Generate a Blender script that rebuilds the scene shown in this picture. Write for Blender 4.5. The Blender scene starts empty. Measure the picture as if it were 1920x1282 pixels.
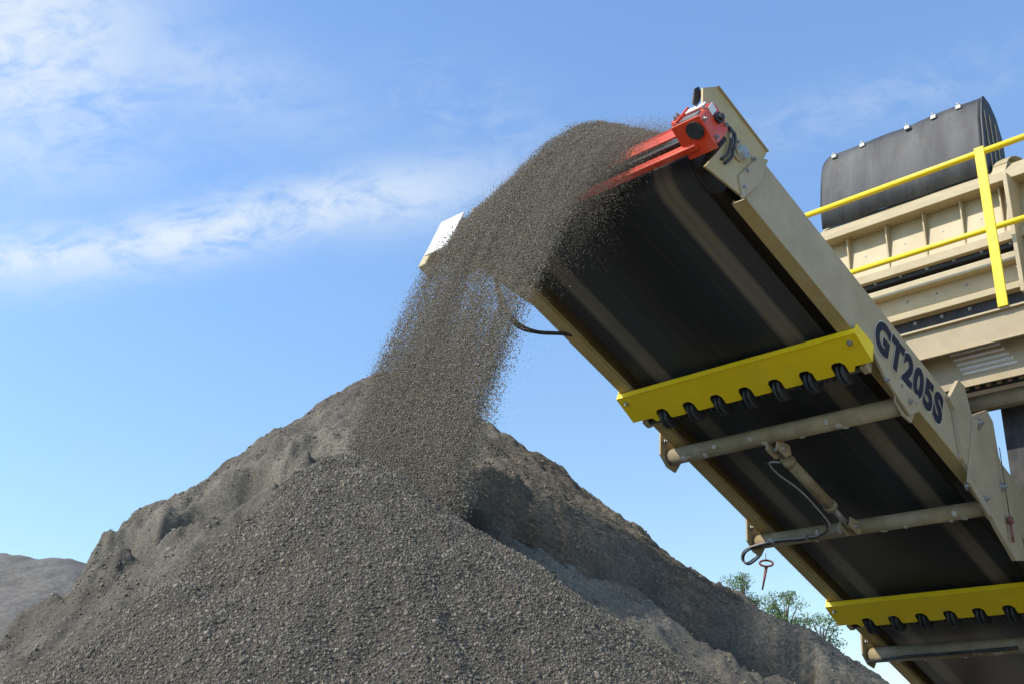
import bpy, bmesh, math, random
import numpy as np
from mathutils import Vector, Matrix
random.seed(4); rng = np.random.default_rng(7)
C = bpy.context.scene.collection
# ------------------------------------------------------------------ frames
F = 2171.0; P = math.atan(787/2171.0); CP, SP = math.cos(P), math.sin(P); CAMZ = 1.6
def ray(px, py):
    x, d = (px-960)/F, (py-641)/F
    return Vector((x, CP+d*SP, SP-d*CP))
def at(px, py, D): return Vector((0, 0, CAMZ)) + ray(px, py)*D
U = Vector((-2264, 787*SP+F*CP, 0)).normalized()
V = Vector((3134, 3028*SP+F*CP, F*SP-3028*CP)); V = (V - U*V.dot(U)).normalized()
N = V.cross(U).normalized()
if N.z < 0: N = -N
H = Vector((V.x, V.y, 0)).normalized()
A = at(1395, 368, 5.65)
CM = Matrix((( -U.x, V.x, N.x, A.x), (-U.y, V.y, N.y, A.y), (-U.z, V.z, N.z, A.z), (0, 0, 0, 1)))
MM = Matrix((( -U.x, H.x, 0, A.x), (-U.y, H.y, 0, A.y), (0, 0, 1, A.z), (0, 0, 0, 1)))
CI, MI = CM.inverted(), MM.inverted()
W = 1.6
def plane(px, py, inv, axis, val):
    o = inv @ Vector((0, 0, CAMZ)); d = inv.to_3x3() @ ray(px, py)
    t = (val-o[axis])/d[axis]; return o + d*t
def cs(px, py, x=0.0): q = plane(px, py, CI, 0, x); return (q.y, q.z)       # conveyor side plane -> (y,z)
def mp(px, py, h): q = plane(px, py, MI, 1, h); return (q.x, q.z)           # machine front plane -> (x,z)
# ------------------------------------------------------------------ materials
def nt(m):
    m.use_nodes = True; n = m.node_tree.nodes; return n, m.node_tree.links, n['Principled BSDF']
def pm(name, c1, c2, scale=6, rough=.5, metal=0, bump=.1, bscale=40, stretch=(1, 1, 1), lo=.4, hi=.65, dust=None):
    m = bpy.data.materials.new(name); n, l, b = nt(m)
    tc = n.new('ShaderNodeTexCoord'); mpn = n.new('ShaderNodeMapping'); mpn.inputs['Scale'].default_value = stretch
    l.new(tc.outputs['Object'], mpn.inputs[0])
    no = n.new('ShaderNodeTexNoise'); no.inputs['Scale'].default_value = scale; no.inputs['Detail'].default_value = 8; no.inputs['Roughness'].default_value = .65
    l.new(mpn.outputs[0], no.inputs['Vector'])
    r = n.new('ShaderNodeValToRGB'); r.color_ramp.elements[0].position = lo; r.color_ramp.elements[1].position = hi
    r.color_ramp.elements[0].color = (*c1, 1); r.color_ramp.elements[1].color = (*c2, 1)
    l.new(no.outputs['Fac'], r.inputs[0]); last = r.outputs[0]
    if dust:
        g = n.new('ShaderNodeTexNoise'); g.inputs['Scale'].default_value = 3; g.inputs['Detail'].default_value = 10; g.inputs['Roughness'].default_value = .75
        l.new(tc.outputs['Object'], g.inputs['Vector'])
        r2 = n.new('ShaderNodeValToRGB'); r2.color_ramp.elements[0].position = .5; r2.color_ramp.elements[1].position = .75
        r2.color_ramp.elements[1].color = (dust,)*3+(1,)
        l.new(g.outputs['Fac'], r2.inputs[0])
        mx = n.new('ShaderNodeMixRGB'); mx.inputs[2].default_value = (.33, .285, .22, 1)
        l.new(r2.outputs[0], mx.inputs[0]); l.new(last, mx.inputs[1]); last = mx.outputs[0]
    l.new(last, b.inputs['Base Color']); b.inputs['Roughness'].default_value = rough; b.inputs['Metallic'].default_value = metal
    if bump:
        n2 = n.new('ShaderNodeTexNoise'); n2.inputs['Scale'].default_value = bscale; n2.inputs['Detail'].default_value = 5
        l.new(tc.outputs['Object'], n2.inputs['Vector'])
        bp = n.new('ShaderNodeBump'); bp.inputs['Strength'].default_value = bump; bp.inputs['Distance'].default_value = .01
        l.new(n2.outputs['Fac'], bp.inputs['Height']); l.new(bp.outputs[0], b.inputs['Normal'])
    return m
TAN = pm('tan_paint', (.37, .29, .17), (.43, .345, .205), 5, .6, 0, .06, dust=.6)
CREAM = pm('cream_paint', (.40, .32, .175), (.47, .38, .22), 4, .55, 0, .05, dust=.5)
FLG = pm('tan_paint_bounce', (.40, .30, .12), (.48, .37, .17), 6, .55, 0, .08, dust=.5)  # tan paint with the warm ground bounce tinted into its colour
YEL = pm('yellow_paint', (.86, .60, .008), (.93, .66, .012), 4, .4, 0, .03, dust=.15)
RED = pm('red_paint', (.58, .045, .012), (.70, .065, .018), 6, .45, 0, .03, dust=.6)
RUST = pm('rusty_red', (.16, .05, .035), (.24, .10, .07), 20, .7, 0, .2)
BLK = pm('black_rubber', (.012, .013, .015), (.03, .031, .034), 8, .6, 0, .15, dust=.15)
HOSE = pm('hose_rubber', (.015, .015, .016), (.05, .048, .045), 12, .5, 0, .1)
STEEL = pm('zinc_steel', (.28, .27, .24), (.40, .39, .35), 20, .5, .5, .1)
DARK = pm('dark_steel', (.02, .02, .02), (.06, .055, .05), 10, .6, .2, .1, dust=.2)
WHITE = pm('pale_plate', (.72, .70, .66), (.8, .78, .74), 10, .5, 0, .02)
NAVY = pm('navy_vinyl', (.004, .006, .020), (.006, .008, .026), 10, .75, 0, 0)
LIGHTV = pm('pale_vinyl', (.5, .45, .36), (.55, .5, .4), 10, .6, 0, 0)
DUSTY = pm('dusty_tube', (.24, .185, .10), (.36, .29, .165), 7, .75, 0, .3, 60, dust=.95)
PATCH = pm('dried_mud', (.40, .36, .30), (.50, .46, .39), 20, .9, 0, .5)
HOOD = pm('rubber_sheet', (.012, .013, .015), (.060, .063, .065), 2.6, .62, 0, .12, 12, (2.2, 1, .5), .36, .68, dust=.22)
def beltmat():
    m = bpy.data.materials.new('conveyor_belt'); n, l, b = nt(m)
    tc = n.new('ShaderNodeTexCoord'); sx = n.new('ShaderNodeSeparateXYZ'); l.new(tc.outputs['Object'], sx.inputs[0])
    mpn = n.new('ShaderNodeMapping'); mpn.inputs['Scale'].default_value = (14, .25, 1); l.new(tc.outputs['Object'], mpn.inputs[0])
    st = n.new('ShaderNodeTexNoise'); st.inputs['Scale'].default_value = 2.5; st.inputs['Detail'].default_value = 8; l.new(mpn.outputs[0], st.inputs['Vector'])
    def M(op, a, b_=None, c=None):
        q = n.new('ShaderNodeMath'); q.operation = op
        for i, v in enumerate((a, b_, c)):
            if v is None: continue
            if isinstance(v, (int, float)): q.inputs[i].default_value = v
            else: l.new(v, q.inputs[i])
        return q.outputs[0]
    X = M('ADD', sx.outputs['X'], M('MULTIPLY', M('SUBTRACT', st.outputs['Fac'], .5), .02))
    def band(c, w):
        d = M('ABSOLUTE', M('SUBTRACT', X, c)); q = M('SUBTRACT', 1, M('DIVIDE', d, w)); q = M('MAXIMUM', q, 0); return M('MINIMUM', M('MULTIPLY', q, 2.4), 1)
    s = M('ADD', band(-.35, .07), band(-1.27, .07))
    s = M('MULTIPLY', s, M('ADD', .26, M('MULTIPLY', st.outputs['Fac'], .4)))
    film = M('MULTIPLY', M('MAXIMUM', M('SUBTRACT', st.outputs['Fac'], .54), 0), .40)
    s = M('ADD', s, film)
    mx = n.new('ShaderNodeMixRGB'); mx.inputs[1].default_value = (.012, .015, .017, 1); mx.inputs[2].default_value = (.25, .20, .125, 1)
    l.new(s, mx.inputs[0]); l.new(mx.outputs[0], b.inputs['Base Color']); b.inputs['Roughness'].default_value = .55
    bp = n.new('ShaderNodeBump'); bp.inputs['Strength'].default_value = .3; bp.inputs['Distance'].default_value = .01
    l.new(st.outputs['Fac'], bp.inputs['Height']); l.new(bp.outputs[0], b.inputs['Normal'])
    return m
BELT = beltmat()
# ------------------------------------------------------------------ mesh builder
class MB:
    def __init__(s): s.bm = bmesh.new(); s.smooth = False
    def box(s, x0, x1, y0, y1, z0, z1, bev=0, mat=None):
        r = bmesh.ops.create_cube(s.bm, size=1)
        T = Matrix.Translation(((x0+x1)/2, (y0+y1)/2, (z0+z1)/2)) @ Matrix.Diagonal((abs(x1-x0), abs(y1-y0), abs(z1-z0), 1))
        if mat is not None: T = mat @ T
        bmesh.ops.transform(s.bm, matrix=T, verts=r['verts'])
        if bev:
            e = {e for v in r['verts'] for e in v.link_edges}
            bmesh.ops.bevel(s.bm, geom=list(e), offset=bev, segments=2, affect='EDGES', profile=.5)
        return s
    def tube(s, pts, r, seg=12, cap=True):
        pts = [Vector(p) for p in pts]; rings = []; up = None
        for i, p in enumerate(pts):
            t = (pts[min(i+1, len(pts)-1)] - pts[max(i-1, 0)]).normalized()
            if up is None: up = t.orthogonal().normalized()
            up = (up - t*up.dot(t)).normalized(); s2 = t.cross(up)
            rr = r[i] if isinstance(r, (list, tuple)) else r
            rings.append([s.bm.verts.new(p + (up*math.cos(a)+s2*math.sin(a))*rr) for a in [2*math.pi*k/seg for k in range(seg)]])
        for a, b in zip(rings, rings[1:]):
            for k in range(seg):
                f = s.bm.faces.new((a[k], a[(k+1) % seg], b[(k+1) % seg], b[k])); f.smooth = True
        if cap: s.bm.faces.new(rings[0][::-1]); s.bm.faces.new(rings[-1])
        return s
    def prism(s, poly, axis, c0, c1):
        def mk(p, c):
            return {0: (c, p[0], p[1]), 1: (p[0], c, p[1]), 2: (p[0], p[1], c)}[axis]
        a = [s.bm.verts.new(mk(p, c0)) for p in poly]; b = [s.bm.verts.new(mk(p, c1)) for p in poly]
        s.bm.faces.new(a[::-1]); s.bm.faces.new(b); n = len(a)
        for i in range(n): s.bm.faces.new((a[i], a[(i+1) % n], b[(i+1) % n], b[i]))
        return s
    def sweep(s, prof, axis, c0, c1, th=0):
        a = [s.bm.verts.new((c0, p[0], p[1])) for p in prof]; b = [s.bm.verts.new((c1, p[0], p[1])) for p in prof]
        for i in range(len(a)-1):
            f = s.bm.faces.new((a[i], a[i+1], b[i+1], b[i])); f.smooth = True
        return s
    def build(s, name, mat, parent=None, solid=0):
        bmesh.ops.recalc_face_normals(s.bm, faces=s.bm.faces)
        me = bpy.data.meshes.new(name); s.bm.to_mesh(me); s.bm.free(); me.materials.append(mat)
        o = bpy.data.objects.new(name, me); C.objects.link(o); o.parent = parent
        if solid:
            md = o.modifiers.new('t', 'SOLIDIFY'); md.thickness = solid
        return o
def smoothpath(pts, k=6):
    pts = [Vector(p) for p in pts]; out = []; q = [pts[0]]+pts+[pts[-1]]
    for i in range(1, len(q)-2):
        for j in range(k):
            t = j/k; a, b, c, d = q[i-1], q[i], q[i+1], q[i+2]
            out.append(.5*((2*b)+(c-a)*t+(2*a-5*b+4*c-d)*t*t+(3*b-a-3*c+d)*t**3))
    out.append(pts[-1]); return out
def tag(o, label, cat, group=None, kind=None):
    o['label'] = label
    if cat: o['category'] = cat
    if group: o['group'] = group
    if kind: o['kind'] = kind
    return o
def empty(name, mat):
    o = bpy.data.objects.new(name, None); C.objects.link(o); o.matrix_world = mat; return o
def bolt(parent, p, d, r=.014, h=.012):
    d = Vector(d).normalized(); p = Vector(p)
    m = MB(); m.tube([p, p+d*h*.35], r*1.35, 12); m.tube([p+d*h*.35, p+d*h], r, 6); m.tube([p+d*h, p+d*h*1.8], r*.5, 8)
    for f in m.bm.faces: f.smooth = False
    return m.build('bolt', STEEL, parent)
def npmesh(name, verts, faces, mat, smooth=False, attr=None):
    me = bpy.data.meshes.new(name); k = faces.shape[1]
    me.vertices.add(len(verts)); me.vertices.foreach_set('co', verts.astype(np.float32).ravel())
    me.loops.add(faces.size); me.loops.foreach_set('vertex_index', faces.astype(np.int32).ravel())
    me.polygons.add(len(faces)); me.polygons.foreach_set('loop_start', np.arange(0, faces.size, k, dtype=np.int32))
    me.polygons.foreach_set('loop_total', np.full(len(faces), k, dtype=np.int32))
    if smooth: me.polygons.foreach_set('use_smooth', np.ones(len(faces), dtype=bool))
    me.update(calc_edges=True)
    if attr is not None:
        for an, av in attr.items():
            at_ = me.attributes.new(an, 'FLOAT', 'POINT'); at_.data.foreach_set('value', av.astype(np.float32))
    me.materials.append(mat); o = bpy.data.objects.new(name, me); C.objects.link(o); return o
# ------------------------------------------------------------------ noise + terrain
def vn(x, y, seed=0):
    ix = np.floor(x).astype(np.int64); iy = np.floor(y).astype(np.int64); fx = x-ix; fy = y-iy
    def h(a, b):
        n_ = (a*374761393 + b*668265263 + seed*1442695041) & 0xffffffff
        n_ = ((n_ ^ (n_ >> 13))*1274126177) & 0xffffffff
        return ((n_ ^ (n_ >> 16)) & 0xffff)/65535.0
    u = fx*fx*fx*(fx*(fx*6-15)+10); v = fy*fy*fy*(fy*(fy*6-15)+10)
    return (h(ix, iy)*(1-u)+h(ix+1, iy)*u)*(1-v) + (h(ix, iy+1)*(1-u)+h(ix+1, iy+1)*u)*v
def fbm(x, y, o=4, s=0, g=.5):
    t = 0; a = 1; w = 0
    for i in range(o): t = t+a*vn(x*2**i+i*17.3, y*2**i+i*9.1, s+i); w += a; a *= g
    return t/w
def smax(a, b, k):
    h = np.clip(.5+.5*(a-b)/k, 0, 1); return b*(1-h)+a*h+k*h*(1-h)
def sstep(v, a, b):
    t = np.clip((v-a)/(b-a), 0, 1); return t*t*(3-2*t)
BX, BY, BZ = -.82, 6.83, 2.36
FX, FY, FZ = -.62, 4.30, 1.10
def terrain(x, y):
    dx, dy = x-BX, y-BY; r = np.sqrt(dx*dx+dy*dy+.012)
    c = dx/np.maximum(r, 1e-6); ang = np.arctan2(dy, dx)
    m = .80 - .098*c
    m = m*(1+.14*(fbm(ang*2.6+5, r*.4, 3, 3)-.5))
    back = BZ - m*r - .22*np.clip(r-1.5, 0, 3)*sstep(-c, .5, .95)
    back = smax(back, .10-.42*np.sqrt((x+3.4)**2+(y-6.4)**2+.05), .10)
    wx = x+.25*(fbm(x*1.5, y*1.5, 3, 101)-.5); wy = y+.25*(fbm(x*1.5, y*1.5, 3, 102)-.5)
    lump = fbm(wx*1.3+3, wy*1.3, 4, 11)
    rid = 1-np.abs(2*fbm(wx*2.3, wy*2.3, 4, 31)-1)
    clod = fbm(x*9, y*9, 4, 41, .6)
    rs = sstep(c, -.1, .5)
    amp = np.clip((r-.15)/.8, .15, 1); rt = (1-.68*rs)*.95
    ph = r*1.25+2.2*fbm(wx*.9+11, wy*.9+4, 4, 21)
    fr = ph-np.floor(ph); saw = np.where(fr < .84, fr/.84, 1-(fr-.84)/.16)
    patch = sstep(fbm(x*.8+21, y*.8+2, 3, 27), .36, .56)
    back = back + amp*((lump-.5)*.34*(1-.45*rs) + (rid-.8)*.22*rt + (clod-.5)*.075 + .20*(saw-.5)*(.35+.65*patch)*rt)
    for (hx, hy, ra, rb_, dp, rm) in ((-1.46, 5.62, .36, .30, .34, .05), (-2.0, 5.65, .26, .24, .26, .04), (-1.02, 5.6, .2, .26, .12, .03), (.30, 5.28, .60, .26, .30, .03), (.88, 5.14, .36, .28, .34, .04)):
        q = ((x-hx)/ra)**2+((y-hy)/rb_)**2; q = q*(1+1.1*(fbm(x*3.5, y*3.5, 4, 88)-.5))
        back = back - dp*(1-sstep(q, .6, 1.3)) + rm*np.exp(-(q-1.6)**2*2.4)
    ex, ey = x-FX, y-FY; s = ex*.88-ey*.48; t = ex*.48+ey*.88
    sp_pos = FZ-.655*s-.50*np.abs(t)**1.04*np.where(t > 0, 1.45, .93)
    cone = FZ-.71*np.sqrt(ex*ex+ey*ey+.02)+.06
    front = smax(np.where(s > 0, sp_pos, cone), cone, .05)
    cut = -ex-.12+.25*(fbm(x*2.2+4, y*2.2, 3, 55)-.5)
    front = front - .55*np.sqrt(np.maximum(cut, 0)**2+.004)*sstep(cut, -.1, .15)
    er_ = np.sqrt(ex*ex+ey*ey)*.8
    flow = fbm(np.arctan2(ey, ex)*9, er_, 3, 151)
    front = front + (fbm(x*1.6+9, y*1.6, 3, 51)-.5)*.14 + (fbm(x*12, y*12, 3, 61)-.5)*.02 + (flow-.5)*.05*np.clip(er_, 0, 1)
    ap_ = .62-.50*np.sqrt((x+1.15)**2*.50+(y-4.9)**2*1.25+.05)-.10*np.abs(x+1.15)+(fbm(x*1.4+2, y*1.4, 3, 57)-.5)*.18
    sl_ = np.clip((y-FY)/(BY-FY), 0, 1.0); sx_ = -.78-.06*sl_
    dd = np.sqrt((x-sx_)**2+.03)
    sad = 1.14+.02*sl_-(.80+.25*sstep(x, -.8, -.4))*dd-1.0*np.clip(4.5-y, 0, 9)+(fbm(x*2, y*2, 3, 95)-.5)*.1
    kk = .14+.24*sstep(-x, .3, .9)
    z = smax(smax(back, sad, .18), front, kk)
    z2 = smax(z, ap_, .18)-.10*np.clip(-2.1-x, 0, 3)
    dsel = np.maximum(front, ap_-.05)-np.maximum(back, sad)
    co = np.clip(dsel/.60+.36+(fbm(x*3, y*3, 4, 77)-.5)*1.1, 0, 1)
    low = sstep(4.80+.5*(fbm(x*1.3, y*1.3, 3, 71)-.5)-.20*(x+1.4)-y, -.30, .40)*sstep(-x, -1.2, -.2)
    co = np.maximum(co, low*(.40+.5*sstep(fbm(x*2.4, y*2.4, 4, 73), .30, .55)))
    return np.maximum(z2+CAMZ, -.02), co
xs = np.concatenate([np.linspace(-9, -3.4, 90, endpoint=False), np.linspace(-3.4, 3.2, 640, endpoint=False), np.linspace(3.2, 9, 90)])
ys = np.concatenate([np.linspace(.6, 2.4, 50, endpoint=False), np.linspace(2.4, 8.2, 580, endpoint=False), np.linspace(8.2, 13, 80)])
gx, gy = np.meshgrid(xs, ys); gz, co = terrain(gx, gy)
gzf = gz + (1-co)*(fbm(gx*26, gy*26, 3, 81)-.5)*.032
nx, ny = len(xs), len(ys); idx = np.arange(nx*ny).reshape(ny, nx)
fc = np.stack([idx[:-1, :-1].ravel(), idx[:-1, 1:].ravel(), idx[1:, 1:].ravel(), idx[1:, :-1].ravel()], 1)
def sandmat():
    m = bpy.data.materials.new('quarry_sand'); n, l, b = nt(m)
    tc = n.new('ShaderNodeTexCoord')
    def noise(s, d=8, r=.6):
        q = n.new('ShaderNodeTexNoise'); q.inputs['Scale'].default_value = s; q.inputs['Detail'].default_value = d; q.inputs['Roughness'].default_value = r
        l.new(tc.outputs['Object'], q.inputs['Vector']); return q.outputs['Fac']
    r1 = n.new('ShaderNodeValToRGB'); l.new(noise(1.8), r1.inputs[0])
    r1.color_ramp.elements[0].position = .38; r1.color_ramp.elements[0].color = (.120, .101, .074, 1); r1.color_ramp.elements[1].position = .68; r1.color_ramp.elements[1].color = (.275, .243, .186, 1)
    r2 = n.new('ShaderNodeValToRGB'); l.new(noise(80, 6, .8), r2.inputs[0])
    r2.color_ramp.elements[0].position = .35; r2.color_ramp.elements[0].color = (.40, .40, .40, 1); r2.color_ramp.elements[1].position = .65; r2.color_ramp.elements[1].color = (1.3, 1.3, 1.27, 1)
    mu = n.new('ShaderNodeMixRGB'); mu.blend_type = 'MULTIPLY'; mu.inputs[0].default_value = 1; l.new(r1.outputs[0], mu.inputs[1]); l.new(r2.outputs[0], mu.inputs[2])
    a = n.new('ShaderNodeAttribute'); a.attribute_name = 'coarse'
    mx = n.new('ShaderNodeMixRGB'); mx.inputs[2].default_value = (.112, .093, .066, 1); l.new(a.outputs['Fac'], mx.inputs[0]); l.new(mu.outputs[0], mx.inputs[1])
    l.new(mx.outputs[0], b.inputs['Base Color']); b.inputs['Roughness'].default_value = .95
    bp = n.new('ShaderNodeBump'); bp.inputs['Strength'].default_value = .9; bp.inputs['Distance'].default_value = .016; l.new(noise(95, 6, .8), bp.inputs['Height'])
    bp2 = n.new('ShaderNodeBump'); bp2.inputs['Strength'].default_value = .5; bp2.inputs['Distance'].default_value = .04; l.new(noise(20, 7, .7), bp2.inputs['Height'])
    l.new(bp.outputs[0], bp2.inputs['Normal']); l.new(bp2.outputs[0], b.inputs['Normal']); return m
SAND = sandmat()
heap = npmesh('gravel_heap', np.stack([gx.ravel(), gy.ravel(), gzf.ravel()], 1), fc, SAND, True, {'coarse': co.ravel()})
tag(heap, 'tall grey brown heap of crushed sand and gravel under the falling stream', 'gravel heap', kind='structure')
# distant heap
xd = np.linspace(-24, -2, 260); yd = np.linspace(16, 40, 260); dx_, dy_ = np.meshgrid(xd, yd)
ap = at(25, 1040, 26)
def far_h(x, y):
    r = np.sqrt((np.maximum(np.abs(x-ap.x)-1.1, 0))**2+(y-ap.y)**2+.3)
    return np.maximum(ap.z+.30-.60*r+(fbm(x*.7, y*.7, 3, 91)-.5)*.35+(fbm(x*5, y*5, 3, 93)-.5)*.08, -.03)
idx2 = np.arange(260*260).reshape(260, 260)
fc2 = np.stack([idx2[:-1, :-1].ravel(), idx2[:-1, 1:].ravel(), idx2[1:, 1:].ravel(), idx2[1:, :-1].ravel()], 1)
GREY = pm('far_gravel', (.105, .094, .078), (.165, .15, .124), 9, .95, 0, .8, 25)
fh = npmesh('gravel_heap', np.stack([dx_.ravel(), dy_.ravel(), far_h(dx_, dy_).ravel()], 1), fc2, GREY, True)
tag(fh, 'small distant grey gravel heap at the far left behind the big heap', 'gravel heap', kind='structure')
# ground
g = MB(); v = [g.bm.verts.new(p) for p in ((-1500, -1500, 0), (1500, -1500, 0), (1500, 1500, 0), (-1500, 1500, 0))]; g.bm.faces.new(v)
gr = g.build('ground', pm('quarry_ground', (.26, .225, .17), (.36, .32, .25), .3, .95, 0, .6, 4)); tag(gr, 'pale dusty quarry ground around the heap', 'ground', kind='structure')
# ------------------------------------------------------------------ stones
def stonemat(name, stops):
    m = bpy.data.materials.new(name); n, l, b = nt(m); a = n.new('ShaderNodeAttribute'); a.attribute_name = 'tone'
    r = n.new('ShaderNodeValToRGB'); cr = r.color_ramp
    cr.elements[0].position = 0; cr.elements[0].color = (*stops[0], 1); cr.elements[1].position = 1; cr.elements[1].color = (*stops[-1], 1)
    for i, s in enumerate(stops[1:-1]): e = cr.elements.new((i+1)/(len(stops)-1)); e.color = (*s, 1)
    l.new(a.outputs['Fac'], r.inputs[0]); l.new(r.outputs[0], b.inputs['Base Color']); b.inputs['Roughness'].default_value = .9; return m
OCT = np.array([(1, 0, 0), (-1, 0, 0), (0, 1, 0), (0, -1, 0), (0, 0, 1), (0, 0, -1)], float)
OCF = np.array([(0, 2, 4), (2, 1, 4), (1, 3, 4), (3, 0, 4), (2, 0, 5), (1, 2, 5), (3, 1, 5), (0, 3, 5)])
TET = np.array([(1, 1, 1), (1, -1, -1), (-1, 1, -1), (-1, -1, 1)], float)*.7
TEF = np.array([(0, 1, 2), (0, 3, 1), (0, 2, 3), (1, 3, 2)])
def rocks(name, pos, rad, tone, base, bf, mat, jit=.25):
    n = len(pos); q = rng.normal(size=(n, 4)); q /= np.linalg.norm(q, axis=1)[:, None]; w, x, y, z = q.T
    R = np.stack([1-2*(y*y+z*z), 2*(x*y-z*w), 2*(x*z+y*w), 2*(x*y+z*w), 1-2*(x*x+z*z), 2*(y*z-x*w), 2*(x*z-y*w), 2*(y*z+x*w), 1-2*(x*x+y*y)], 1).reshape(n, 3, 3)
    sc = rng.uniform(.6, 1.25, (n, 1, 3))
    vtx = base[None]*(1+rng.uniform(-jit, jit, (n, len(base), 1)))*sc
    vtx = np.einsum('nij,nkj->nki', R, vtx)*rad[:, None, None]+pos[:, None]
    f = bf[None]+(np.arange(n)*len(base))[:, None, None]
    return npmesh(name, vtx.reshape(-1, 3), f.reshape(-1, 3), mat, False, {'tone': np.repeat(tone, len(base))})
GRAV = stonemat('crushed_stone', [(.054, .043, .029), (.098, .081, .056), (.142, .120, .087), (.23, .20, .152)])
n0 = 900000
px_ = rng.uniform(-3.0, 1.9, n0); py_ = rng.uniform(2.5, 5.7, n0); z_, c_ = terrain(px_, py_)
fw_ = py_*CP+(z_-CAMZ)*SP; dn_ = (py_*SP-(z_-CAMZ)*CP)/fw_*F+641; keep = (dn_ < 1380) & (rng.random(n0) < np.clip(c_*1.0-.03, 0.0, .90))
px_, py_, z_, c_ = px_[keep], py_[keep], z_[keep], c_[keep]; k = len(px_)
rad = rng.lognormal(math.log(.0029), .44, k).clip(.0016, .0092)*(.55+.45*c_)
gs = rocks('loose_gravel', np.stack([px_, py_, z_+rad*.1], 1), rad, rng.random(k), OCT, OCF, GRAV, .3)
tag(gs, 'coarse grey crushed stones covering the near slope of the heap', 'gravel', kind='stuff')
n1 = 210000
px_ = rng.uniform(-4.2, 3.4, n1); py_ = rng.uniform(4.0, 8, n1); z_, c_ = terrain(px_, py_)
keep = (c_ < .6) & (rng.random(n1) < np.clip((fbm(px_*1.7, py_*1.7, 3, 5)-.34)*3, .25, 1)); px_, py_, z_ = px_[keep], py_[keep], z_[keep]; k = len(px_)
rad = rng.lognormal(math.log(.0036), .46, k).clip(.002, .015)
CLOD = stonemat('sandy_clods', [(.09, .075, .054), (.155, .133, .10), (.24, .21, .162)])
gs2 = rocks('sandy_clods', np.stack([px_, py_, z_], 1), rad, rng.random(k), OCT, OCF, CLOD)
tag(gs2, 'sandy clods and grit scattered over the upper slopes of the heap', 'grit', kind='stuff')
# ------------------------------------------------------------------ falling stream
CMn = np.array(CM)
def loc2w(p): return p @ CMn[:3, :3].T + CMn[:3, 3]
AC = .92
def ztop(a): return .86-.72*np.abs(a-AC)
VD = -np.array(V)
def stream(ns, per, vsd, tmax, jit, spread, amin=.42, amax=1.54, gaps=True, tmin=0.0):
    a = np.where(rng.random(ns) < .5, rng.normal(AC, .26, ns), rng.uniform(amin, amax, ns))
    a = np.where((a < min(.30, amin)) | (a > 1.57), rng.uniform(.5, 1.5, ns), a)
    if amax < 1: a = rng.uniform(amin, amax, ns)
    qq = rng.random(ns); z0 = .34+qq*(np.maximum(ztop(a), .38)-.34); v = 2.27*(1+vsd*rng.normal(size=ns))*(1+.05*(qq-.5))
    t0 = tmin+rng.random(ns)*(tmax-tmin)
    if gaps:      # the sheet tears into ragged strands halfway down
        g_ = sstep(fbm(a*8+t0*9, t0*15-a*2, 3, 201), .40, .54)
        bump_ = sstep(t0, .42, .56)*(1-.9*sstep(t0, .60, .70))
        ok = rng.random(ns) < 1-bump_*(1-g_)*.86; a, z0, v, t0 = a[ok], z0[ok], v[ok], t0[ok]; ns = len(a)
    a = np.repeat(a, per); z0 = np.repeat(z0, per); v = np.repeat(v, per); t = np.repeat(t0, per)+rng.normal(size=ns*per)*spread
    t = np.where(t < 0, -t*.3, t)
    p = loc2w(np.stack([-a, np.full(len(a), -.02), z0], 1)); k = len(a)
    p = p + VD[None]*(v*t)[:, None]; p[:, 2] -= .5*9.81*t*t
    conv = np.clip(t/.8, 0, 1)[:, None]*.24
    ctr = loc2w(np.array([[-AC-.04, -.02, .6]])); lat = ((p-ctr) @ np.array(U))[:, None]*np.array(U)[None]
    p = p - lat*conv + rng.normal(size=(k, 3))*jit*(1+1.4*t)[:, None]
    h, _ = terrain(p[:, 0], p[:, 1]); ok = p[:, 2] > h-.01
    return p[ok]
FALL = stonemat('falling_grit', [(.135, .112, .080), (.19, .162, .119), (.245, .212, .160), (.33, .29, .228)])
p1 = np.concatenate([stream(13500, 54, .014, 1.0, .0036, .024), stream(9500, 46, .022, 1.02, .006, .026, tmin=.60)])
s1 = rocks('falling_gravel', p1, rng.lognormal(math.log(.0022), .32, len(p1)).clip(.0012, .0048), rng.random(len(p1)), OCT, OCF, FALL)
tag(s1, 'thick curtain of grey brown gravel pouring off the conveyor head onto the heap', 'falling gravel', kind='stuff')
p2 = np.concatenate([stream(24000, 12, .03, 1.02, .010, .045), stream(5000, 8, .07, 1.05, .03, .07, .25, 1.6, False, .4), stream(11000, 8, .06, .48, .028, .05, .15, .6, False)])
s2 = rocks('flying_dust', p2, rng.lognormal(math.log(.0011), .3, len(p2)), .2+.7*rng.random(len(p2)), TET, TEF, FALL)
tag(s2, 'fine spray of dust and grit drifting around the pouring gravel', 'dust', kind='stuff')
# load on the belt
yy = np.linspace(-.12, 6.2, 220); aa = np.linspace(.2, 1.55, 60); Y_, A_ = np.meshgrid(yy, aa)
Z_ = np.minimum(ztop(A_), .81)-.02+(fbm(A_*8, Y_*8, 4, 33)-.5)*.07
Z_ = np.maximum(Z_, .335); Z_ = np.where((A_ <= .201) | (A_ >= 1.549), .33, Z_); Z_ = np.where(Y_ < -.05, Z_-.10, Z_)
pw = loc2w(np.stack([-A_.ravel(), Y_.ravel(), Z_.ravel()], 1)); i3 = np.arange(60*220).reshape(60, 220)
f3 = np.stack([i3[:-1, :-1].ravel(), i3[:-1, 1:].ravel(), i3[1:, 1:].ravel(), i3[1:, :-1].ravel()], 1)
ld = npmesh('gravel_load', pw, f3, SAND, True, {'coarse': np.full(len(pw), .3)}); tag(ld, 'ridge of gravel riding on top of the conveyor belt', 'gravel', kind='stuff')
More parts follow.
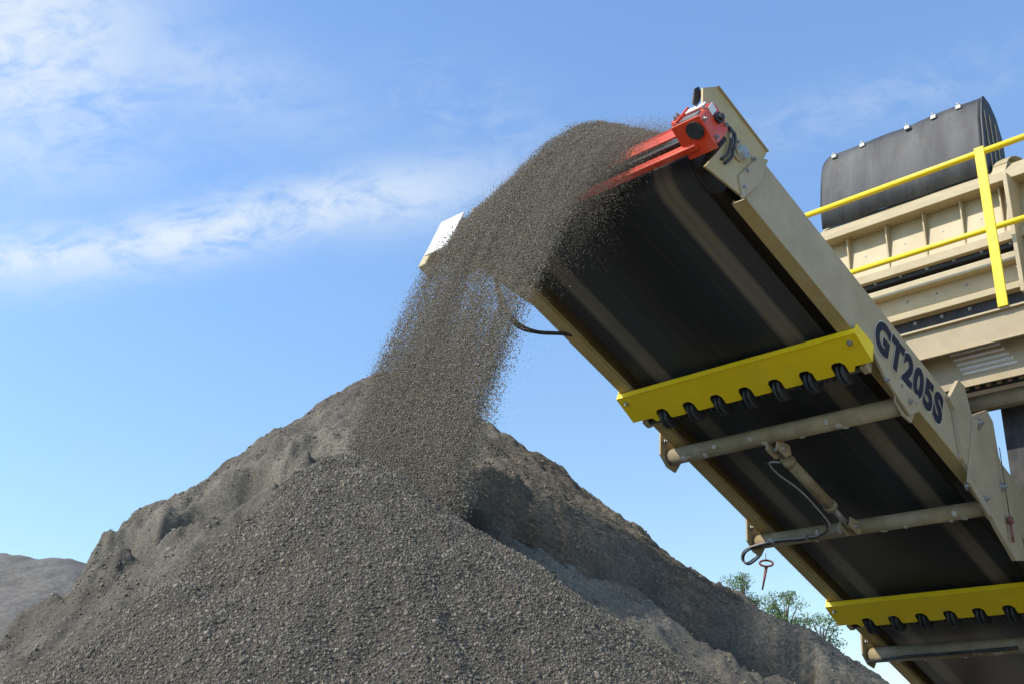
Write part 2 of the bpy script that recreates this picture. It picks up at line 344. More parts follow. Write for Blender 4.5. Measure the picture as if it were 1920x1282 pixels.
# ------------------------------------------------------------------ conveyor
cv = empty('conveyor', CM); tag(cv, 'long tan discharge conveyor seen from below with yellow roller guards and red head', 'conveyor')
L = 6.4; HB = .325
def sideframe(x, sgn):
    m = MB(); x1 = x-sgn*.008
    m.box(min(x, x1), max(x, x1), 0, L, 0, HB)
    m.box(min(x1, x-sgn*.085), max(x1, x-sgn*.085), 0.02, L, 0, .009)
    m.box(min(x1, x-sgn*.075), max(x1, x-sgn*.075), 0.02, L, HB-.009, HB)
    m.box(min(x-sgn*.078, x-sgn*.085), max(x-sgn*.078, x-sgn*.085), 0.02, L, .009, .03)
    return m.build('side_frame', TAN if sgn > 0 else FLG, cv)
near = sideframe(0, 1); far = sideframe(-W, -1)
fl = MB(); fl.box(-.084, -.001, .03, L, -.004, -.0005).build('flange_face', FLG, near)  # thin sheet giving the flange underside its bounce-tinted tan
def text_mesh(body, name, mat, y0, y1, z0, z1, x, off, th, parent):
    cu = bpy.data.curves.new('txt', 'FONT'); cu.body = body; cu.size = 1; cu.offset = off; cu.extrude = th; cu.space_character = 1.14
    o = bpy.data.objects.new('txt', cu); C.objects.link(o); bpy.context.view_layer.update()
    me = bpy.data.meshes.new_from_object(o.evaluated_get(bpy.context.evaluated_depsgraph_get())); bpy.data.objects.remove(o)
    xsn = [v.co.x for v in me.vertices]; ysn = [v.co.y for v in me.vertices]; a0, a1, b0, b1 = min(xsn), max(xsn), min(ysn), max(ysn)
    for v in me.vertices:
        X, Y, Z = v.co; v.co = (x+Z*.05+.001, y0+(X-a0)/(a1-a0)*(y1-y0), z0+(Y-b0)/(b1-b0)*(z1-z0))
    me.materials.clear(); me.materials.append(mat); q = bpy.data.objects.new(name, me); C.objects.link(q); q.parent = parent; return q
text_mesh('GT205S', 'lettering_outline', LIGHTV, 1.222, 1.996, .048, .278, .002, .070, .01, near)
text_mesh('GT205S', 'lettering', NAVY, 1.23, 1.988, .056, .270, .004, .054, .01, near)
# head brackets
hp = [cs(a, b, .012) for a, b in ((1396, 372), (1322, 312), (1345, 286), (1364, 262), (1346, 215), (1318, 196), (1318, 165), (1344, 163), (1438, 286))]
hb = MB().prism(hp, 0, .001, .012).build('head_bracket', FLG, cv)
fp = MB(); p0, p1_ = cs(1344, 163, .012), cs(1438, 286, .012)
fp.prism([p0, p1_, (p1_[0]+.006, p1_[1]+.009), (p0[0]+.006, p0[1]+.009)], 0, -.03, .022).build('bracket_flange', TAN, hb)
hk = MB(); q = [cs(a, b, .0) for a, b in ((1305, 192), (1308, 164), (1316, 160), (1322, 172), (1318, 188), (1312, 196))]
hk.prism(q, 0, -.026, -.018).build('lifting_lug', DARK, hb)
for a, b in ((1392, 352), (1412, 300), (1380, 268), (1398, 322)):
    y, z = cs(a, b, .012); bolt(hb, (.013, y, z), (1, 0, 0), .013, .012)
pl = MB(); pl.prism([cs(a, b, .02) for a, b in ((1392, 372), (1385, 330), (1420, 296), (1440, 300), (1424, 345))], 0, .0125, .022).build('splice_plate', TAN, hb)
# far head bracket and pale cover: white and cream paint sunlight onto tan parts
fb = MB(); fb.prism([(.15, 0), (-.28, -.08), (-.44, .02), (-.46, .22), (.05, .33), (.15, .33)], 0, -W-.012, -W-.001)
fbo = fb.build('head_bracket', CREAM, cv)
mb = MB(); mb.box(-W-.22, -W-.02, -.50, -.485, -.12, .16, .012).build('bearing_cover', WHITE, fbo)
mb = MB(); mb.box(-W-.20, -W-.02, -.484, -.22, -.06, .15, .03).build('bearing_housing', CREAM, fbo)
mb = MB(); mb.box(-W-.29, -W-.222, -.47, -.36, -.16, -.02, .012).build('end_box', CREAM, fbo)
# belt : return strand, wrap round the drum, carry strand
b = MB(); prof = [(L, .022), (3, .022), (1.5, .022), (0, .022), (-.12, .022)]
for k in range(1, 14):
    an = math.pi*k/13; prof.append((-.12-.158*math.sin(an), .18-.158*math.cos(an)))
prof += [(0, .338), (L, .338)]
b.sweep(prof, 0, -W+.17, -.17); belt = b.build('belt', BELT, cv, .01)
dr = MB(); dr.tube([(-W+.16, -.12, .18), (-.16, -.12, .18)], .146, 32).build('head_drum', DARK, cv)
sh = MB(); sh.tube([(-W-.02, -.12, .18), (.05, -.12, .18)], .035, 16).build('drum_shaft', STEEL, cv)
for x0, x1 in ((-.17, -.012), (-W+.012, -W+.17)):
    MB().box(x0, x1, .12, L, .25, .256).build('gap_blocker', DARK, cv)  # dark strips added to keep light out of the gap beside the belt
# red scraper bars
rb = MB(); rb.box(-W+.05, -.02, -.385, -.350, -.022, .026, .008); ro = rb.build('scraper_bar', RED, cv)
MB().box(-W+.05, -.02, -.425, -.413, .062, .128, .004).build('scraper_cover', RED, ro)
MB().box(-W+.05, -.02, -.405, -.375, .032, .056, .004).build('scraper_blade', BLK, ro)
MB().tube([(-W+.05, -.40, .150), (-.02, -.40, .150)], .021, 14).build('scraper_tube', RED, ro)
# red drive guard box
T = Matrix.Translation((-.015, -.375, .115)) @ Matrix.Rotation(math.radians(-14), 4, 'X') @ Matrix.Scale(.90, 4)
dg = MB()
dg.prism([(-.09, -.085), (-.075, -.11), (.06, -.11), (.095, -.06), (.095, .09), (.06, .115), (-.05, .12), (-.09, .08)], 0, -.075, .075)
bmesh.ops.bevel(dg.bm, geom=list(dg.bm.edges), offset=.006, segments=2, affect='EDGES'); bmesh.ops.transform(dg.bm, matrix=T, verts=dg.bm.verts)
dgo = dg.build('drive_guard', RED, cv)
m = MB(); m.box(-.07, .05, -.104, -.094, .035, .085, .003, T); m.build('glare_plate', WHITE, dgo)  # white plate stands in for sun glare on the red guard
m = MB(); m.box(-.092, .092, -.105, .10, -.126, -.114, .004, T); m.build('base_plate', RED, dgo)
m = MB(); m.box(-.092, -.078, -.11, .09, -.10, .12, .003, T); m.build('side_plate', RED, dgo)
m = MB(); m.prism([(-.075, -.095), (.055, -.095), (.06, -.02), (.03, .015), (-.06, .015)], 1, -.0945, -.092); bmesh.ops.transform(m.bm, matrix=T, verts=m.bm.verts); m.build('guard_opening', BLK, dgo)
for i in range(9):
    m = MB(); cx = -.055+.0125*i
    m.box(cx-.003, cx+.003, -.098, -.0948, -.075, -.01, 0, T @ Matrix.Rotation(math.radians(8), 4, 'Y')); m.build('guard_rib', STEEL, dgo)
m = MB(); m.tube([T @ Vector((.076, -.0, .05)), T @ Vector((.095, -.0, .05))], .028, 20); m.tube([T @ Vector((.095, -.0, .05)), T @ Vector((.112, -.0, .05))], .017, 16); m.build('shaft_cap', BLK, dgo)
m = MB(); m.box(.076, .079, -.085, -.035, .02, .085, .0, T); m.build('hazard_sticker', WHITE, dgo)
m = MB(); m.tube([T @ Vector((.03, -.04, -.127)), T @ Vector((.03, -.04, -.135))], .045, 20); m.build('vent_disc', BLK, dgo)
m = MB(); m.box(-.15, -.093, -.10, -.06, -.01, .07, .006, T); m.build('tensioner_block', RED, dgo)
for z_t in (.01, .05): bolt(dgo, T @ Vector((-.12, -.101, z_t)), T.to_3x3() @ Vector((0, -1, 0)), .009, .012)
for a_, c_2 in ((-.06, -.105), (.062, -.1), (.062, .01)): bolt(dgo, T @ Vector((a_, -.091, c_2)), T.to_3x3() @ Vector((0, -1, 0)), .008, .01)
for a_, c_2 in ((-.06, -.07), (.06, -.06), (.06, .09)): bolt(dgo, T @ Vector((.076, a_, c_2)), (1, 0, 0), .010, .01)
for s in (0, .028):
    m = MB(); m.tube(smoothpath([(.0, -.27, .25), (.03, -.24+s, .23), (.035, -.22+s, .17), (.03, -.21+s, .08), (.02, -.23+s, .02)]), .008, 8); m.build('cable', HOSE, dgo)
m = MB(); m.tube([(-.04, -.22, .02), (-.04, -.22, .24)], .05, 20); m.build('gearbox', DARK, cv)
m = MB(); m.tube([(.013, -.14, .18), (.022, -.14, .18)], .055, 24); m.tube([(.022, -.14, .18), (.03, -.14, .18)], .03, 20); m.build('bearing_housing', TAN, cv)
# yellow roller guards with return rollers
def guard(y0):
    x0, x1, z = -W-.012, .02, -.038
    y1 = y0+.185; n = 7; poly = [(x0, y0), (x1, y0)]
    sx0, sx1 = -W+.22, -.17; pitch = (sx1-sx0)/(n-1); nw = .042; dp = .045; ye = y1+.035
    poly.append((x1, ye-.03)); poly.append((sx1+nw+.05, ye-.03)); poly.append((sx1+nw+.03, ye))
    for i in range(n):
        c = sx1-i*pitch
        poly += [(c+nw+.006, ye), (c+nw, ye-.008), (c+nw, y1-dp*.4), (c+nw*.6, y1-dp*.9), (c, y1-dp), (c-nw*.6, y1-dp*.9), (c-nw, y1-dp*.4), (c-nw, ye-.008), (c-nw-.006, ye)]
    poly.append((sx0-nw-.03, ye)); poly.append((sx0-nw-.05, ye-.03)); poly.append((x0, ye-.03))
    pp = [poly[0]]
    for q in poly[1:]:
        if (q[0]-pp[-1][0])**2+(q[1]-pp[-1][1])**2 > 1e-6: pp.append(q)
    g = MB(); g.prism(pp, 2, z-.006, z)
    for v in g.bm.verts: v.co.z -= (v.co.y-y0)*.20
    g.box(x0, x1, y0-.006, y0-.0005, z-.008, z+.03)
    go = g.build('roller_guard', YEL, cv)
    for xe in ((x1, x1+.006), (x0-.006, x0)):
        e = MB(); e.prism([(y0-.006, z-.008), (y0-.006, z+.06), (ye-.05, z+.06), (ye-.03, z-.045)], 0, xe[0], xe[1]); e.build('guard_end', YEL, go)
    for xx in (x0+.04, x1-.05): bolt(go, (xx, y0+.04, z-.016), (0, 0, -1), .012, .012)
    yc, zc = y1+.058, -.058
    r = MB(); r.tube([(-W+.06, yc, zc), (-.06, yc, zc)], .018, 14); rr = r.build('return_roller', DARK, cv)
    for i in range(n):
        c = sx1-i*pitch
        for dx in (-.014, .014):
            d = MB(); d.tube([(c+dx-.010, yc, zc), (c+dx-.006, yc, zc), (c+dx+.006, yc, zc), (c+dx+.010, yc, zc)], [.058, .070, .070, .058], 26); d.build('rubber_disc', BLK, rr)
        if i < n-1:
            for f in (.38, .62):
                d = MB(); cc = c-pitch*f; d.tube([(cc-.008, yc, zc), (cc+.008, yc, zc)], .03, 16); d.build('spacer', DARK, rr)
    for xx in (-W+.05, -.05):
        MB().box(xx-.02, xx+.02, yc-.03, yc+.03, zc-.02, -.006, .004).build('roller_bracket', TAN, rr)
guard(1.03); guard(3.50)
# cross tubes
def ctube(y, r=.052, ext=.03):
    m = MB(); m.tube([(-W-ext, y, -.062), (-.03, y, -.062)], r, 24); o = m.build('cross_tube', DUSTY, cv)
    for xx, s in ((-W-.035, -1), (-.012, 1)):
        e = MB(); e.prism([(y-.15, .05), (y-.09, -.10), (y+.0, -.135), (y+.085, -.12), (y+.13, .05)], 0, xx-.006, xx+.006); e.build('end_plate', TAN, o)
        bolt(o, (xx+.007, y-.09, -.0), (1, 0, 0), .016, .016); bolt(o, (xx+.007, y+.07, .0), (1, 0, 0), .016, .016)
    return o
t1 = ctube(1.62); t2 = ctube(2.62, .048); t3 = ctube(4.15, .055)
for tt, yv, rr in ((t1, 1.62, .052), (t2, 2.62, .048), (t3, 4.15, .055)):
    for k in range(9):
        xx = -random.uniform(.15, W-.1); an = random.uniform(-2.6, -.9)
        m = MB(); r_ = bmesh.ops.create_icosphere(m.bm, subdivisions=2, radius=1)
        for v in r_['verts']: v.co = v.co*(1+random.uniform(-.2, .2))
        bmesh.ops.transform(m.bm, matrix=Matrix.Translation((xx, yv+rr*math.cos(an), -.062+rr*math.sin(an))) @ Matrix.Rotation(an+math.pi/2, 4, 'X') @ Matrix.Diagonal((random.uniform(.01, .025), random.uniform(.012, .025), .007, 1)), verts=m.bm.verts)
        m.build('mud_patch', PATCH, tt)
# hydraulic cylinder between the tubes
xc = -.86
hc = MB(); hc.tube([(xc, 1.78, -.115), (xc, 2.30, -.115)], .036, 20); hc.tube([(xc, 2.28, -.115), (xc, 2.32, -.115)], .043, 20); hc.tube([(xc, 1.80, -.115), (xc, 1.84, -.115)], .041, 20)
hco = hc.build('hydraulic_cylinder', DUSTY, cv)
MB().tube([(xc, 2.30, -.115), (xc, 2.52, -.115)], .02, 14).build('piston_rod', STEEL, hco)
for yv in (1.69, 2.53):
    m = MB()
    for dx in (-.035, .035): m.prism([(yv-.06, -.09), (yv-.05, -.15), (yv+.05, -.15), (yv+.09, -.10), (yv+.06, -.06)], 0, xc+dx-.006, xc+dx+.006)
    m.build('clevis', TAN, hco)
    MB().tube([(xc-.06, yv, -.12), (xc+.06, yv, -.12)], .014, 12).build('pin', STEEL, hco)
PALEH = pm('pale_hose', (.22, .21, .19), (.32, .31, .28), 20, .6)
for s in (0, .020):
    m = MB(); m.tube(smoothpath([(xc-.03-s, 1.78, -.145), (xc-.09-s, 1.76, -.15), (xc-.10-s, 1.86, -.155), (xc-.055-s, 2.05, -.16), (xc-.05-s, 2.25, -.165), (xc-.07-s, 2.42, -.16), (xc-.16-s, 2.53, -.14), (xc-.35, 2.575+s, -.115), (-1.4, 2.565+s, -.112), (-W-.0, 2.575+s, -.12), (-W-.09, 2.59+s, -.14), (-W-.13, 2.64+s, -.17), (-W-.10, 2.67+s, -.18), (-W-.03, 2.67+s, -.13)]), .0068, 8)
    m.build('hydraulic_hose', HOSE if s else PALEH, cv)
for xx in (-1.2, -1.45): MB().box(xx-.010, xx+.010, 2.555, 2.61, -.128, -.105, .003).build('hose_clamp', STEEL, cv)
m = MB(); m.tube([(-.5, 4.09, -.115), (-1.0, 4.10, -.12), (-1.3, 4.1, -.12), (-1.62, 4.12, -.13)], .011, 8).build('hydraulic_hose', HOSE, cv)
for s in (0, .035):
    m = MB(); m.tube(smoothpath([(-W-.0, -.20, .04+s), (-W-.04, -.10, -.03), (-W-.07, .04, -.10-s*.5), (-W-.07, .18, -.12-s*.5), (-W-.04, .30, -.09), (-W+.02, .42, -.02), (-W+.05, .48, .01)]), .012, 10)
    m.build('hydraulic_hose', HOSE, cv)
# brackets on the near side of the frame
def side_plate(name, pts, x0, x1, mat=TAN): return MB().prism([cs(a, b_, x1) for a, b_ in pts], 0, x0, x1).build(name, mat, cv)
sp = side_plate('hanger_plate', ((1638, 660), (1665, 690), (1722, 742), (1726, 770), (1706, 777), (1660, 706)), .002, .016)
for a, b_ in ((1662, 712), (1706, 752)): y, z = cs(a, b_, .017); bolt(sp, (.017, y, z), (1, 0, 0), .013)
sp2 = side_plate('pivot_bracket', ((1790, 766), (1780, 745), (1797, 712), (1808, 722), (1822, 778), (1850, 768), (1862, 790), (1872, 850), (1896, 930), (1926, 1050), (1905, 1050), (1868, 985), (1832, 910), (1806, 858)), .002, .026)
side_plate('bracket_rib', ((1826, 785), (1834, 783), (1826, 900), (1860, 960), (1856, 968), (1816, 902)), .028, .04)
for a, b_, r in ((1833, 793, .028), (1878, 912, .02), (1846, 935, .014)): y, z = cs(a, b_, .027); bolt(sp2, (.027, y, z), (1, 0, 0), r, .02)
y, z = cs(1812, 912, .0); bolt(near, (.001, y, z), (1, 0, 0), .018, .02)
y, z = cs(1893, 968, .05); base = CM @ Vector((.05, y, z))
def wp(v): return CI @ v
m = MB(); m.tube([wp(base+Vector((0, 0, .42))), wp(base+Vector((0, 0, .2))), wp(base)], .003, 6).build('pin_chain', DARK, cv)
m = MB(); m.tube([wp(base), wp(base-Vector((0, 0, .04)))], .018, 12); m.tube([wp(base-Vector((0, 0, .04))), wp(base-Vector((.0, 0, .15)))], .008, 10); m.build('pin_handle', RUST, cv)
# rod with ring handle hanging under the far side
q0 = CM @ Vector((-W-.06, 2.78, -.04))
m = MB(); e = q0-Vector((0, 0, .05)); m.tube([wp(q0), wp(e)], .003, 8)
rg = [wp(e+Vector((.046*math.cos(t), .01*math.sin(t), -.02+.022*math.sin(t)))) for t in [2*math.pi*k/24 for k in range(25)]]
m.tube(rg, .0075, 8); m.tube([wp(e-Vector((0, 0, .04))), wp(e-Vector((.04, 0, .20)))], [.011, .006], 8); m.build('locking_pin', RUST, cv)
# ------------------------------------------------------------------ screening machine
B0 = MM.copy(); mc = empty('screening_machine', B0); tag(mc, 'tan screening machine behind the conveyor with black rubber hood and yellow handrail', 'screening machine')
def zp(px, py, h): return mp(px, py, h)[1]
def xp(px, py, h): return mp(px, py, h)[0]
XR = 1.6
h0 = 3.15; xl = xp(1535, 340, h0); xr = xp(1838, 240, h0); zb = zp(1700, 378, h0); zt = zp(1700, 222, h0)
prof = [(h0-.02, zb), (h0-.02, zb+.2), (h0+.02, zt-.20), (h0+.055, zt-.08), (h0+.08, zt-.025), (h0+.11, zt), (h0+.20, zt-.03), (h0+.28, zt-.12), (h0+.34, zt-.28)]
hd = MB(); nxs = 60; rows = []
for i in range(nxs+1):
    f = i/nxs; x = xl+(xr-xl)*f; dip = .05*max(0, (.06-f)/.06)**2
    rows.append([hd.bm.verts.new((x, p[0]+.006*math.sin(f*11+j*.5)+.002*math.sin(f*31+j*.7), p[1]-(dip if j > 1 else 0)+.004*math.sin(f*17+1))) for j, p in enumerate(prof)])
for a_, b_ in zip(rows, rows[1:]):
    for j in range(len(prof)-1): fce = hd.bm.faces.new((a_[j], a_[j+1], b_[j+1], b_[j])); fce.smooth = True
hdo = hd.build('rubber_hood', HOOD, mc, .012)
for px in (1552, 1607, 1695, 1747, 1797):
    x = xp(px, 240, h0); m = MB(); m.box(x-.022, x+.022, h0+.045, h0+.072, zt-.062, zt-.030, .004); m.build('clamp_plate', STEEL, hdo)
    MB().tube([(x, h0+.055, zt-.040), (x, h0+.050, zt-.012)], .009, 8).build('clamp_bolt', STEEL, hdo)
m = MB(); m.prism([(p[0], p[1]) for p in prof]+[(h0+.34, zb)], 0, xr+.004, xr+.016); hs = m.build('hood_side', BLK, mc)
for k in range(3):
    u = k/3; m = MB(); m.box(xr+.017, xr+.024, h0+.06+u*.24, h0+.068+u*.24, zb+.05, zt-.14-.12*u*u, .002); m.build('hood_rib', TAN, hs)
x2 = xr+.02; arc = []
for k in range(9):
    t = math.pi/2*k/8; arc.append((h0-.06+.42*(1-math.cos(t)), zb-.16+.34*math.sin(t)))
m = MB(); m.prism(arc+[(arc[-1][0], arc[0][1])], 0, x2+.04, x2+.055); ar = m.build('arched_plate', CREAM, mc)
m = MB()
for i in range(8):
    a_, b_ = arc[i], arc[i+1]; vv = [m.bm.verts.new(p) for p in ((x2+.02, a_[0], a_[1]+.002), (x2+.12, a_[0], a_[1]+.002), (x2+.12, b_[0], b_[1]+.002), (x2+.02, b_[0], b_[1]+.002))]; m.bm.faces.new(vv)
m.build('arched_rim', CREAM, ar, .006)
def bar(name, h, pyt, pyb, px=1700, d=.1, mat=CREAM, x0=-2.2, x1=XR, bev=.004):
    zt_, zb_ = zp(px, pyt, h), zp(px, pyb, h); return MB().box(x0, x1, h, h+d, zb_, zt_, bev).build(name, mat, mc)
xL = xl-.02
h1 = 3.0
za, zb1 = zp(1700, 372, h1), zp(1700, 395, h1)
MB().prism([(h1, zb1), (h1, zb1+.012), (h1+.22, za+.10), (h1+.22, za+.088)], 0, xL, XR).build('sloped_cover', CREAM, mc)
bar('upper_flange', h1-.02, 388, 400, d=.20, x0=xL)
zu, zl = zp(1700, 402, h1), zp(1700, 490, h1)
MB().prism([(h1+.12, zu), (h1+.135, zu), (h1+.065, zl), (h1+.05, zl)], 0, xL, XR).build('web_panel', CREAM, mc)
bar('lower_flange', h1-.02, 492, 508, d=.20, x0=xL)
for px in (1580, 1655, 1728, 1802, 1880):
    x = xp(px, 440, h1); MB().prism([(h1+.119, zu), (h1+.05, zu), (h1+.05, zu-.02), (h1+.047, zl), (h1+.05, zl)], 0, x-.005, x+.005).build('gusset', CREAM, mc)
    MB().tube([(x+.12, h1+.08, (zu+zl)/2), (x+.12, h1+.10, (zu+zl)/2)], .008, 10).build('rivet', STEEL, mc)
bar('rubber_seal', h1+.03, 509, 522, d=.1, mat=BLK, x0=xL)
zz = zp(1700, 515, h1+.03)
for i in range(16): bolt(mc, (-1.9+i*.2, h1+.029, zz), (0, -1, 0), .010, .012)
bar('side_rail', h1+.0, 530, 545, d=.14, x0=xL); bar('side_rail_web', h1+.08, 545, 585, d=.03, x0=xL); bar('side_rail_foot', h1-.02, 585, 597, d=.17, x0=xL)
zz = zp(1700, 567, h1+.08)
for i in range(14): bolt(mc, (-1.8+i*.22, h1+.079, zz), (0, -1, 0), .007, .008)
bar('rubber_skirt', h1+.06, 598, 640, d=.03, mat=BLK, x0=xL)
zz = zp(1700, 612, h1+.06)
for i in range(14): bolt(mc, (-1.85+i*.2, h1+.059, zz), (0, -1, 0), .010, .012)
MB().box(xL+.05, XR, h1+.25, h1+1.6, zp(1700, 640, h1+.25)-.1, zb+.05).build('screen_box', TAN, mc)
xq = xp(1905, 440, h1-.02)
MB().box(xq, xq+.03, h1-.1, h1+.2, zp(1905, 560, h1), zp(1905, 330, h1), .004).build('box_post', CREAM, mc)
for k in range(6): bolt(mc, (xq-.001, h1-.05, zp(1905, 540, h1)+k*.12), (-1, 0, 0), .011)
# walkway
hw = 2.50; zd = zp(1885, 578, hw)
MB().box(-1.9, XR, hw, hw+.012, zd-.20, zd+.0, .003).build('toe_plate', TAN, mc)
MB().box(-1.9, XR, hw+.013, hw+.55, zd-.10, zd-.08).build('walkway_floor', TAN, mc)
MB().box(-1.9, XR, hw-.03, hw-.001, zd-.012, zd+.0).build('toe_lip', CREAM, mc)
MB().box(-1.9, XR, hw-.02, hw-.001, zd-.20, zd-.188).build('toe_lip', CREAM, mc)
hl = 2.62; lp0, lp1 = zd-.203, zp(1850, 716, hl)
lv = MB().box(-1.2, XR, hl, hl+.02, lp1, lp0+.06).build('louvre_panel', TAN, mc)
for i in range(5):
    pa = (1782+i*6, 664+i*7.5); pb = (1876+i*8, 645+i*8.0)
    xa, za_ = mp(pa[0], pa[1], hl); xb, zb_ = mp(pb[0], pb[1], hl)
    m = MB(); zc = (za_+zb_)/2-i*.004; m.prism([(hl-.001, zc-.012), (hl-.018, zc-.004), (hl-.001, zc+.010)], 0, xa, xb); m.build('louvre', WHITE, lv)
zr = zp(1842, 288, hw); zm = zp(1868, 428, hw); xpst = xp(1885, 570, hw)
hr = MB(); hr.tube([(-1.9, hw-.02, zr), (XR, hw-.02, zr)], .021, 16); hr.tube([(-1.9, hw-.02, zm), (XR, hw-.02, zm)], .019, 16); hro = hr.build('handrail', YEL, mc)
for x in (xpst, xpst-1.5, xpst+1.2):
    MB().box(x-.032, x+.032, hw-.045, hw-.031, zd-.0, zr+.03, .003).build('rail_post', YEL, hro)
# parts below the walkway
rb_ = MB(); za_, zb_ = zp(1850, 708, 2.7), zp(1850, 727, 2.7); rb_.box(-.6, XR, 2.68, 2.72, zb_, za_); rbo = rb_.build('rubber_strip', BLK, mc)
for i in range(30): MB().box(-.55+i*.07, -.52+i*.07, 2.674, 2.679, zb_+.004, za_-.004).build('strip_rib', DUSTY, rbo)
za_, zb_ = zp(1870, 728, 2.74), zp(1870, 762, 2.74); MB().tube([(-.6, 2.8, (za_+zb_)/2), (XR, 2.8, (za_+zb_)/2)], abs(za_-zb_)/2, 20).build('support_tube', DUSTY, mc)
MB().box(-.1, XR, 2.95, 2.97, zp(1880, 1100, 2.95), zp(1880, 755, 2.95)).build('rubber_curtain', HOOD, mc)
MB().box(.55, XR, 3.2, 6.5, -A.z+.9, zp(1700, 640, 3.2)-.12, .02).build('chassis', TAN, mc)
MB().box(.65, XR-.1, 3.0, 6.8, -A.z, -A.z+.85, .2).build('crawler_track', DARK, mc)
MB().box(-1.6, -1.4, 4.6, 4.8, -A.z, 0, .01).build('support_leg', TAN, mc)
# ------------------------------------------------------------------ far trees
LEAF = pm('leaves', (.08, .13, .04), (.15, .21, .075), .8, .6, 0, 0); BARK = pm('bark', (.10, .08, .06), (.18, .15, .11), 6, .9, 0, .5)
def tree(px, py, D, spread, label):
    top = at(px, py, D); base = Vector((top.x, top.y, 0)); r = empty('tree', Matrix.Translation(base)); tag(r, label, 'tree', 'trees beyond the heap'); hgt = top.z
    t = MB(); t.tube([(0, 0, 0), (.1, 0, hgt*.3), (-.05, .1, hgt*.6), (0, 0, hgt*.93)], [.2, .15, .09, .02], 8); cl = []
    for k in range(60):
        z = hgt*random.uniform(.4, .95); an = random.uniform(0, 6.28); rr = spread*random.uniform(.2, 1)*(1.15-z/hgt*.75)
        e_ = Vector((rr*math.cos(an), rr*math.sin(an), min(z+rr*.3, hgt-.15))); t.tube([(0, 0, z*.85), tuple(e_*.5+Vector((0, 0, z*.45))), tuple(e_)], [.05, .03, .01], 5); cl.append(e_)
    t.build('trunk', BARK, r); cl.append(Vector((0, 0, hgt-.2)))
    vs = []
    for c in cl:
        kk = 150; R_ = random.uniform(.22, .45)
        d = rng.normal(size=(kk, 3)); d /= np.linalg.norm(d, axis=1)[:, None]; d *= (rng.random((kk, 1))**.5)*R_*np.array([1, 1, .75])
        vs.append(d+np.array(c))
    ct = np.concatenate(vs); kk = len(ct); a_ = rng.normal(size=(kk, 3)); a_ /= np.linalg.norm(a_, axis=1)[:, None]; b_ = np.cross(a_, rng.normal(size=(kk, 3))); b_ /= np.linalg.norm(b_, axis=1)[:, None]
    s = rng.uniform(.025, .05, (kk, 1)); q = np.stack([ct-a_*s, ct+b_*s*.6, ct+a_*s, ct-b_*s*.6], 1).reshape(-1, 3)
    o = npmesh('crown', q, np.arange(kk*4).reshape(-1, 4), LEAF); o.parent = r
tree(1392, 1072, 46, 1.5, 'leftmost leafy green treetop above the right slope of the heap')
tree(1468, 1106, 45, 1.6, 'middle leafy green treetop between heap and conveyor')
tree(1536, 1148, 44, 1.5, 'lowest leafy green treetop just left of the conveyor frame')
# ------------------------------------------------------------------ camera, light, sky
cam = bpy.data.cameras.new('camera'); co_ = bpy.data.objects.new('camera', cam); C.objects.link(co_)
co_.location = (0, 0, CAMZ); co_.rotation_euler = (math.pi/2+P, 0, 0); cam.sensor_width = 36; cam.lens = F/1920*36; cam.clip_end = 5000; cam.clip_start = .05
bpy.context.scene.camera = co_
S = Vector((-.66, -.24, .71)).normalized()
sl = bpy.data.lights.new('sun', 'SUN'); sl.energy = 5.0; sl.angle = math.radians(.5); sl.color = (1, .92, .80)
so = bpy.data.objects.new('sun', sl); C.objects.link(so); so.rotation_euler = (-S).to_track_quat('-Z', 'Y').to_euler()
w = bpy.data.worlds.new('World'); bpy.context.scene.world = w; w.use_nodes = True
n = w.node_tree.nodes; l = w.node_tree.links; bg = n['Background']; bg.inputs[1].default_value = .15
sk = n.new('ShaderNodeTexSky'); sk.sky_type = 'NISHITA'; sk.sun_disc = False; sk.sun_elevation = math.asin(S.z); sk.sun_rotation = math.atan2(S.x, S.y); sk.air_density = 1.0; sk.dust_density = .6; sk.ozone_density = 1.5
tc = n.new('ShaderNodeTexCoord')
def dot(v):
    q = n.new('ShaderNodeVectorMath'); q.operation = 'DOT_PRODUCT'; l.new(tc.outputs['Generated'], q.inputs[0]); q.inputs[1].default_value = v; return q.outputs['Value']
def Mt(op, a, b=None, c=None):
    q = n.new('ShaderNodeMath'); q.operation = op
    for i, v in enumerate((a, b, c)):
        if v is None: continue
        if isinstance(v, (int, float)): q.inputs[i].default_value = v
        else: l.new(v, q.inputs[i])
    return q.outputs[0]
fw = Mt('MAXIMUM', dot((0, CP, SP)), .05); cx = Mt('DIVIDE', dot((1, 0, 0)), fw); cy = Mt('DIVIDE', dot((0, -SP, CP)), fw)   # tangent plane of the sky ahead
cb = n.new('ShaderNodeCombineXYZ'); l.new(cx, cb.inputs[0]); l.new(cy, cb.inputs[1])
def noise(sc, sx, sy, rot, det=9, ro=.6, off=0, dist=.6):
    m_ = n.new('ShaderNodeMapping'); m_.inputs['Scale'].default_value = (sx, sy, 1); m_.inputs['Rotation'].default_value = (0, 0, rot); m_.inputs['Location'].default_value = (off, off, off); l.new(cb.outputs[0], m_.inputs[0])
    q = n.new('ShaderNodeTexNoise'); q.inputs['Scale'].default_value = sc; q.inputs['Detail'].default_value = det; q.inputs['Roughness'].default_value = ro; q.inputs['Distortion'].default_value = dist; l.new(m_.outputs[0], q.inputs['Vector']); return q.outputs['Fac']
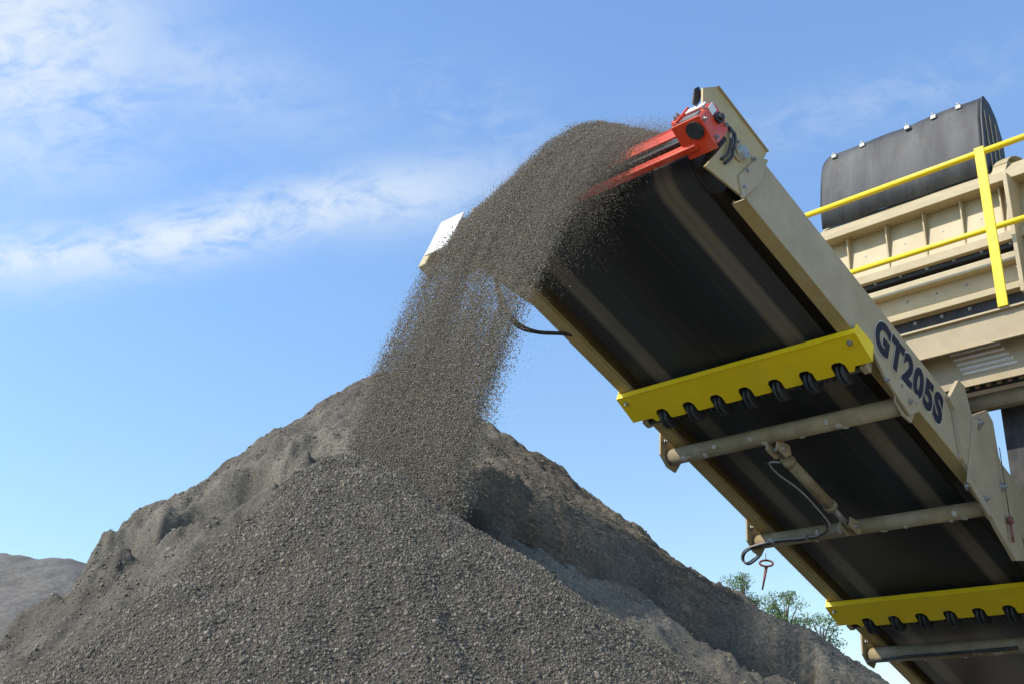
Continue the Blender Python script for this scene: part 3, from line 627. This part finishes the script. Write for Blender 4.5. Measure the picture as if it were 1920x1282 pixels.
def blob(x0, y0, rx, ry, rot):
    c_, s_ = math.cos(rot), math.sin(rot); X = Mt('SUBTRACT', cx, x0); Y = Mt('SUBTRACT', cy, y0)
    a_ = Mt('DIVIDE', Mt('ADD', Mt('MULTIPLY', X, c_), Mt('MULTIPLY', Y, s_)), rx); b_ = Mt('DIVIDE', Mt('SUBTRACT', Mt('MULTIPLY', Y, c_), Mt('MULTIPLY', X, s_)), ry)
    r = Mt('ADD', Mt('MULTIPLY', a_, a_), Mt('MULTIPLY', b_, b_)); return Mt('POWER', 2.718, Mt('MULTIPLY', r, -1))
def X_(px): return (px-960)/F
def Y_2(py): return (641-py)/F
wisp = noise(5, 1, 2.2, .2, 10, .66, 3, .9); puff = noise(22, .9, 1.8, -.6, 10, .66, 1, .6)
def sm(v, a, b):
    q = n.new('ShaderNodeMapRange'); q.interpolation_type = 'SMOOTHSTEP'; l.new(v, q.inputs[0]); q.inputs[1].default_value = a; q.inputs[2].default_value = b; return q.outputs[0]
tex = Mt('ADD', Mt('MULTIPLY', wisp, .45), Mt('MULTIPLY', puff, .55))
band = Mt('MAXIMUM', blob(X_(420), Y_2(425), .23, .026, .20), blob(X_(20), Y_2(478), .16, .023, .05))
band = Mt('MAXIMUM', band, Mt('MULTIPLY', blob(X_(720), Y_2(370), .10, .03, .12), .75))
up = Mt('MAXIMUM', blob(X_(40), Y_2(80), .12, .11, -.3), Mt('MULTIPLY', blob(X_(300), Y_2(120), .16, .045, -.3), .45))
ri = Mt('MULTIPLY', Mt('MAXIMUM', blob(X_(1640), Y_2(190), .18, .025, .25), blob(X_(900), Y_2(230), .10, .04, -.4)), .28)
f1 = Mt('MULTIPLY', band, sm(tex, .30, .56)); f2 = Mt('MULTIPLY', up, sm(tex, .28, .60)); f3_ = Mt('MULTIPLY', ri, sm(tex, .38, .66))
f = Mt('MAXIMUM', Mt('MAXIMUM', f1, f2), f3_)
haze = Mt('MULTIPLY', sm(Mt('SUBTRACT', cy, Mt('MULTIPLY', cx, .25)), .30, -.35), 1)
tint = n.new('ShaderNodeMixRGB'); tint.blend_type = 'MULTIPLY'; tint.inputs[0].default_value = 1; l.new(sk.outputs[0], tint.inputs[1])
tc2 = n.new('ShaderNodeMixRGB'); tc2.inputs[1].default_value = (1.45, 1.70, 1.90, 1); tc2.inputs[2].default_value = (1.12, 1.22, 1.25, 1); l.new(haze, tc2.inputs[0]); l.new(tc2.outputs[0], tint.inputs[2])
mx = n.new('ShaderNodeMixRGB'); mx.inputs[2].default_value = (5.4, 6.0, 6.6, 1); l.new(Mt('MINIMUM', Mt('MULTIPLY', f, .95), 1), mx.inputs[0]); l.new(tint.outputs[0], mx.inputs[1]); l.new(mx.outputs[0], bg.inputs[0])
vs = bpy.context.scene.view_settings; vs.view_transform = 'Standard'; vs.look = 'None'; vs.exposure = 0
